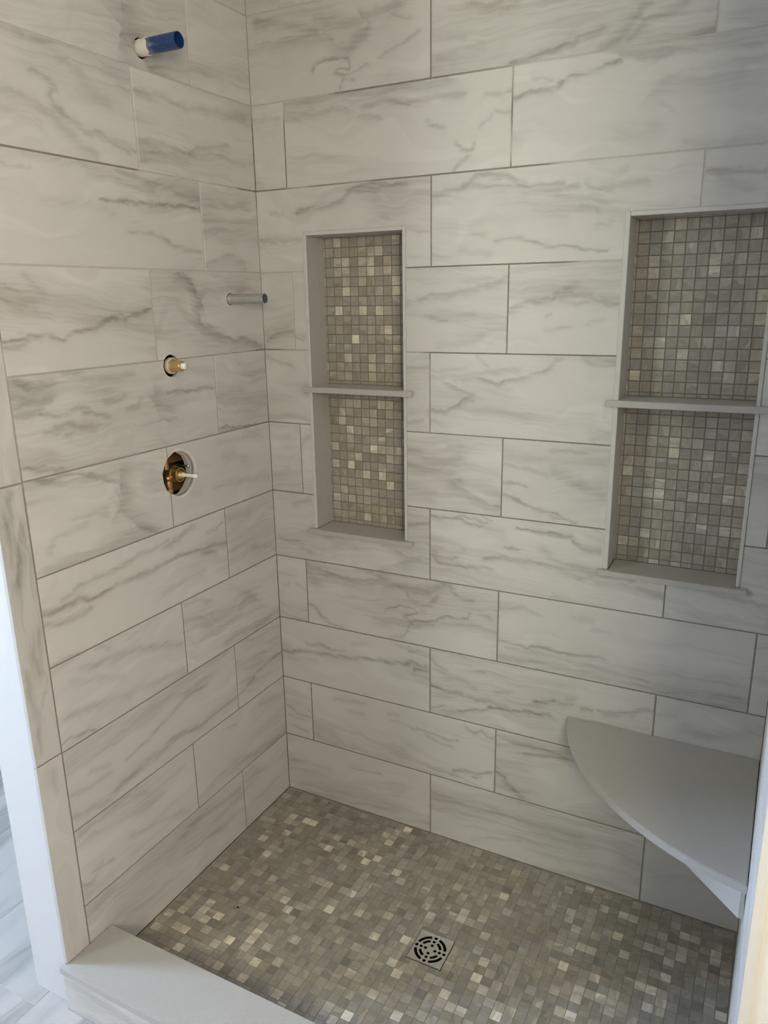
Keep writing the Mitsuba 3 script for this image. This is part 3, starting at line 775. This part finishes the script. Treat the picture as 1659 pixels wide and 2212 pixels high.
obj('sump', at(cat([box(-.0447, .0447, -.0447, .0447, -.0298, -.0285), box(-.0447, -.0440, -.0447, .0447, -.028, -.0032), box(.0440, .0447, -.0447, .0447, -.028, -.0032), box(-.044, .044, -.0447, -.0440, -.028, -.0032), box(-.044, .044, .0440, .0447, -.028, -.0032)]), DC[0], DC[1], 0), 'mat_dark', t)
for sx, sy in ((-.0385, .0385), (.0385, -.0385)):
    obj('screw', lathe([(0, .0006), (.0018, .0006), (.0024, .0), (0, -.0004)], np.array([[1, 0, 0, DC[0] + sx], [0, 1, 0, DC[1] + sy], [0, 0, 1, .0002], [0, 0, 0, 1.0]]), 12), 'mat_steel', t)

# ------------------------------------------------------------------ curb
t = 'shower_curb'; tag(t, 'low shower curb with pale stone cap and marble-look front', 'curb')
BZ = -.0250
cap = sg.Polygon([(.0008, -.7650), (wall_x(-.765) - .001, -.7650), (wall_x(-.894) - .001, -.8958), (1.3660, -.8982), (1.3660, -.9110), (-.0090, -.9110), (-.0090, -.8972), (.0008, -.8972)])
b = .0016
m1 = trimesh.creation.extrude_polygon(cap, .0200 - 2 * b); m1.apply_translation((0, 0, .0800 + b))
m2 = trimesh.creation.extrude_polygon(cap.buffer(-b, join_style=2), .0200); m2.apply_translation((0, 0, .0800))
CH = cat([m1, m2])
obj('cap', trimesh.convex.convex_hull(m1) if False else CH, 'mat_stone', t)
obj('body', box(.0010, wall_x(-.88) - .003, -.8930, -.7830, -.0300, .0798), 'mat_board', t)
def curb_tile(u0, u1, v0, v1, y, no, sgn):
    m = bevel_slab(u0, u1, v0, v1, .007); v = np.array(m.vertices)
    uv = np.c_[np.clip(v[:, 0] - u0, 0, .69) + 2.0 * no, v[:, 1] - v0 + .02]
    obj('front_tile' if sgn > 0 else 'inner_tile', trimesh.Trimesh(np.c_[v[:, 0], y + sgn * v[:, 2], v[:, 1]], m.faces, process=False), 'mat_tile', t, uv=uv)
for q, (a_, b_) in enumerate(((-.0070, .600), (.603, 1.210), (1.213, 1.366))):
    curb_tile(a_, b_, BZ + .001, .0790, -.9065 if True else 0, 262 + q, 1)
    curb_tile(max(a_, .002), min(b_, wall_x(-.78) - .003), .001, .0790, -.7750, 266 + q, -1)

# ------------------------------------------------------------------ corner seat
t = 'corner_seat'; tag(t, 'quarter-round beige stone corner seat on a pale bracket', 'seat')
SX, SL, SY = WX0 - .0015, .4560, .4500
pts = [(SX, -.001)]
for q in np.linspace(0, math.pi / 2, 33):
    rad = 1 - .085 * math.sin(2 * q) ** 1.0
    pts.append((SX - SL * math.cos(q) * rad, -.001 - SY * math.sin(q) * rad))
pts = [(min(x, wall_x(y) - .0012), y) for x, y in pts]
seatp = sg.Polygon(pts)
b = .0020
m1 = trimesh.creation.extrude_polygon(seatp, .0205 - 2 * b); m1.apply_translation((0, 0, .4795 + b))
m2 = trimesh.creation.extrude_polygon(seatp.buffer(-b * .8), .0205); m2.apply_translation((0, 0, .4795))
obj('seat_slab', cat([m1, m2]), 'mat_stone', t)
sup = sg.Polygon([(SX - .002, -.0015), (SX - .400, -.0015), (SX - .400, -.012), (wall_x(-.395) - .010, -.4050), (wall_x(-.405) - .002, -.4050)])
m1 = trimesh.creation.extrude_polygon(sup, .4790 - .3850); m1.apply_translation((0, 0, .3850))
obj('bracket', m1, 'mat_edge', t)

# ------------------------------------------------------------------ pipes and valves on the left wall
t = 'pipe_stub'; tag(t, 'blue capped pipe stub with white tape, high on the left wall', 'pipe')
y, z, r = HOLES[0]; X = along_x(0, y + .001, z + .001)
obj('blue_cap', lathe([(.0120, .024), (.0164, .026), (.0166, .100), (.0163, .1070), (.0150, .1074), (.0146, .1060), (.0142, .060), (.0, .058)], X), 'mat_blue', t, smooth=35)
tp = trimesh.creation.revolve(np.array([(.0150, -.012), (.0166, -.008), (.0172, .006), (.0171, .016), (.0174, .026), (.0160, .0275), (.0150, .0262)]), sections=24)
v = np.array(tp.vertices); ang = np.arctan2(v[:, 1], v[:, 0]); v[:, 2] += np.where(v[:, 2] > .01, .004 * np.sin(ang * 2 + 1) + .0025 * np.sin(5 * ang), .003 * np.sin(3 * ang)); v[:, :2] *= (1 + .035 * np.sin(7 * ang + v[:, 2] * 300))[:, None]
tp = trimesh.Trimesh(v, tp.faces, process=False); tp.apply_transform(X); obj('tape', tp, 'mat_tape', t, smooth=30)
obj('nipple', lathe([(.0, -.06), (.0140, -.06), (.0142, .018), (.0, .019)], X), 'mat_bronze', t, smooth=35)

t = 'pipe_stub_001'; tag(t, 'bare grey metal pipe stub beside the shower corner', 'pipe')
y, z, r = HOLES[1]; X = along_x(0, y, z)
obj('pipe', lathe([(.0, -.06), (.0132, -.06), (.0134, .002), (.0126, .006), (.0124, .030), (.0126, .070), (.0131, .084), (.0133, .106), (.0128, .1108), (.0116, .1112), (.0112, .1095), (.0108, .060), (0, .058)], X), 'mat_chrome', t, smooth=35)
obj('base_collar', lathe([(.0128, -.004), (.0139, -.004), (.0138, .0045), (.0134, .0062), (.0128, .0062)], X), 'mat_steel', t, smooth=35)

t = 'volume_valve'; tag(t, 'brass valve stem with white plastic tip poking from the left wall', 'valve')
y, z, r = HOLES[2]; X = along_x(0, y, z)
obj('washer', lathe([(.0120, -.004), (.0196, -.004), (.0200, -.001), (.0196, .0032), (.0175, .0050), (.0152, .0050), (.0120, .004)], X), 'mat_washer', t, smooth=35)
obj('brass_sleeve', lathe([(0, -.05), (.0140, -.05), (.0142, .002), (.0160, .003), (.0160, .0062), (.0140, .0072), (.0132, .012), (.0128, .030), (.0122, .0330), (.0100, .0346), (.0075, .0350), (0, .0350)], X), 'mat_brass', t, smooth=35)
obj('plastic_tip', lathe([(0, .0350), (.0072, .0350), (.0076, .0360), (.0076, .0420), (.0062, .0440), (.0040, .0442), (0, .0442)], X), 'mat_plastic', t, smooth=35)
obj('screw', lathe([(0, .0442), (.0037, .0442), (.0038, .0482), (.0030, .0490), (.0018, .0490), (.0016, .0478), (0, .0478)], X, 14), 'mat_steel', t, smooth=35)

t = 'mixing_valve'; tag(t, 'brass mixing valve seen inside a round hole in the left wall', 'valve')
y, z = -.3730, 1.1440; X = along_x(0, y, z)
obj('valve_body', cat([lathe([(0, -.095), (.0205, -.095), (.0225, -.085), (.0225, -.040), (.0200, -.034), (0, -.033)], X), lathe([(0, -.036), (.0230, -.036), (.0240, -.0335), (.0240, -.028), (.0225, -.026), (0, -.026)], X, 8)]), 'mat_bronze', t, smooth=35)
obj('cartridge_ring', lathe([(.0120, -.028), (.0185, -.028), (.0190, -.026), (.0190, -.0100), (.0180, -.0085), (.0158, -.0085), (.0150, -.0100), (.0150, -.0230), (0, -.024)], X), 'mat_brass', t, smooth=35)
obj('cartridge_core', lathe([(0, -.023), (.0132, -.023), (.0132, -.0120), (.0100, -.0060), (.0070, -.0020), (0, -.0010)], along_x(0, y, z - .001)), 'mat_brass', t, smooth=35)
obj('stem', lathe([(0, -.006), (.0062, -.006), (.0058, .000), (.0046, .004), (.0044, .030), (.0050, .0310), (.0050, .0400), (.0042, .0412), (.0022, .0412), (.0020, .0390), (0, .0390)], along_x(0, y + .0005, z + .0005), 16), 'mat_plastic', t, smooth=35)
obj('screw', lathe([(0, -.070), (.0022, -.070), (.0024, -.004), (.0042, -.0035), (.0044, -.001), (.0030, .0005), (0, .0005)], along_x(0, -.3500, 1.1625), 14), 'mat_steel', t, smooth=35)
obj('screw', lathe([(0, -.070), (.0022, -.070), (.0024, -.004), (.0042, -.0035), (.0044, -.001), (.0030, .0005), (0, .0005)], along_x(-.028, -.4020, 1.1010), 14), 'mat_steel', t, smooth=35)
hx = -.036
obj('supply_pipe', tube((hx, -.3960, 1.160), (hx, -.3960, 1.300), .0085), 'mat_copper', t, smooth=35)
obj('supply_pipe', cat([tube((hx, -.3900, 1.060), (hx, -.3900, 1.128), .0085), tube((hx, -.3900, 1.070), (hx, -.3900, 1.108), .0105)]), 'mat_brass', t, smooth=35)
obj('inlet_elbow', cat([lathe([(0, 0), (.0098, 0), (.0106, .003), (.0106, .020), (.0090, .023), (0, .023)], np.array([[1, 0, 0, hx], [0, 1, 0, -.3905], [0, 0, 1, 1.108], [0, 0, 0, 1.0]]), 20), trimesh.creation.icosphere(subdivisions=2, radius=.0108).apply_translation((hx + .001, -.3925, 1.136))]), 'mat_copper', t, smooth=35)

t = 'debris_chip'; tag(t, 'tiny dark chip of debris lying on the mosaic floor', 'debris')
ch = trimesh.creation.icosphere(subdivisions=1, radius=.0030); ch.apply_scale((1.5, .7, .45)); ch.apply_translation((.1748, -.5013, .0012))
scene[t] = mikit.ply(ch, 'mat_dark')

# ------------------------------------------------------------------ the bathroom around: floor, walls, ceiling, windows
k = obj('floor', cat([box(-2.2, -.1281, -2.6, .10, -.045, BZ - .0012), box(-.128, 1.50, -2.6, END_Y + .001, -.045, BZ - .0012), box(1.501, 3.0, -2.6, .10, -.045, BZ - .0012)]), 'mat_bath_grout')
tag(k, 'bathroom floor of pale grey veined tiles', kind='structure')
solid = unary_union([sg.box(-.1285, -.8935, 1.5015, .11), sg.box(-.0085, -.9068, 1.3680, -.80)])
TX, TXP, TYP = -.0875, .3060, .6120
EY = {0: -.9340, -1: -.9340, 1: -1.20, -2: -1.13}
no = 0; rng = random.Random(8)
for i in range(-7, 11):
    u0, u1 = TX + TXP * i, TX + TXP * (i + 1)
    u0, u1 = max(u0, -2.199), min(u1, 2.999)
    if i == -1: ey = -.9340
    else: ey = EY.get(i, -.9340 - .204 * (i % 3))
    if i == 0: ey = -1.300
    for j in range(-5, 4):
        v0, v1 = ey + TYP * j, ey + TYP * (j + 1)
        v0, v1 = max(v0, -2.599), min(v1, .099)
        if v1 - v0 < .01 or u1 - u0 < .01: continue
        r = sg.box(u0 + .0012, v0 + .0012, u1 - .0012, v1 - .0012); q = r.difference(solid)
        if q.area < 1e-4: continue
        for g_ in (q.geoms if hasattr(q, 'geoms') else [q]):
            if g_.area < 1e-4: continue
            if abs(g_.area - r.area) < 1e-9: m = bevel_slab(*[r.bounds[n_] for n_ in (0, 2, 1, 3)], .006)
            else: m = poly_slab(g_, 0, .006)
            l = np.array(m.vertices); uv = np.c_[l[:, 0] - u0 + 2.0 * no, l[:, 1] - v0]
            obj('floor_tile', trimesh.Trimesh(np.c_[l[:, 0], l[:, 1], BZ - l[:, 2]], m.faces, process=False), 'mat_floor_tile', 'floor', uv=uv); no += 1
k = obj('ceiling', box(-2.3, 3.1, -2.7, .20, 2.4505, 2.50), 'mat_ceiling'); tag(k, 'plain white ceiling', kind='structure')
k = obj('wall_rear', box(-2.3, 3.1, -2.7, -2.6001, -.045, 2.45), 'mat_room'); tag(k, 'white bathroom wall facing the shower', kind='structure')
k = obj('wall_outer_left', box(-2.3, -2.2001, -2.6, .20, -.045, 2.45), 'mat_room'); tag(k, 'white outer bathroom wall on the left', kind='structure')
k = obj('wall_outer_right', box(3.0001, 3.1, -2.6, .20, -.045, 2.45), 'mat_room'); tag(k, 'white outer bathroom wall on the right', kind='structure')
k = obj('wall_behind', cat([box(-2.2, -.1281, .1001, .20, -.045, 2.45), box(1.5002, 3.0, .1001, .20, -.045, 2.45)]), 'mat_room'); tag(k, 'white bathroom wall beside the shower', kind='structure')
def window(n, wall, a0, a1, z0, z1, rad, label):
    """a framed frosted window on a wall: 'x' at x=-2.2 facing +x, 'y' at y=-2.6 facing +y"""
    K = 'window_%d' % n; tag(K, label, kind='structure')
    def put(c0, c1, zz0, zz1, d0, d1):
        if wall == 'r': return box(3.0 - d1, 3.0 - d0, c0, c1, zz0, zz1)
        return box(-2.2 + d0, -2.2 + d1, c0, c1, zz0, zz1) if wall == 'x' else box(c0, c1, -2.6 + d0, -2.6 + d1, zz0, zz1)
    f = .05
    obj('frame', cat([put(a0 - f, a0, z0 - f, z1 + f, 0, .035), put(a1, a1 + f, z0 - f, z1 + f, 0, .035), put(a0, a1, z0 - f, z0, 0, .045), put(a0, a1, z1, z1 + f, 0, .035)]), 'mat_white', K)
    if wall == 'x': V = [(-2.19, a0, z0), (-2.19, a1, z0), (-2.19, a1, z1), (-2.19, a0, z1)]
    elif wall == 'r': V = [(2.99, a1, z0), (2.99, a0, z0), (2.99, a0, z1), (2.99, a1, z1)]
    else: V = [(a1, -2.59, z0), (a0, -2.59, z0), (a0, -2.59, z1), (a1, -2.59, z1)]
    pane = trimesh.Trimesh(np.array(V, float), np.array([[0, 1, 2], [0, 2, 3]]), process=False)
    obj('pane', pane, 'mat_white', K, emitter={'type': 'area', 'radiance': {'type': 'rgb', 'value': rad}})
window(1, 'x', -2.15, -1.65, 1.50, 2.10, DAY_LEFT, 'bright frosted window on the left bathroom wall')
window(2, 'y', -1.20, -.80, 1.50, 2.10, DAY_REAR, 'narrow frosted window behind the camera')
window(3, 'y', 1.70, 2.50, 1.50, 2.10, DAY_WARM, 'broad frosted window behind the camera')
window(4, 'r', -2.10, -.95, 1.50, 2.10, DAY_SIDE, 'wide frosted window on the right bathroom wall')
K = 'ceiling_light'; tag(K, 'round ceiling light behind the camera', 'lamp')
M = np.diag([1, 1, -1.0, 1]); M[:3, 3] = (.45, -2.0, 2.45)
obj('base', lathe([(0, .0002), (.17, .0002), (.17, .030), (.162, .034)], M, 40), 'mat_white', K, smooth=35)
dm = trimesh.creation.cylinder(radius=.16, height=.004, sections=40); dm.apply_translation((.45, -2.0, 2.412))
obj('diffuser', dm, 'mat_white', K, emitter={'type': 'area', 'radiance': {'type': 'rgb', 'value': LAMP}})
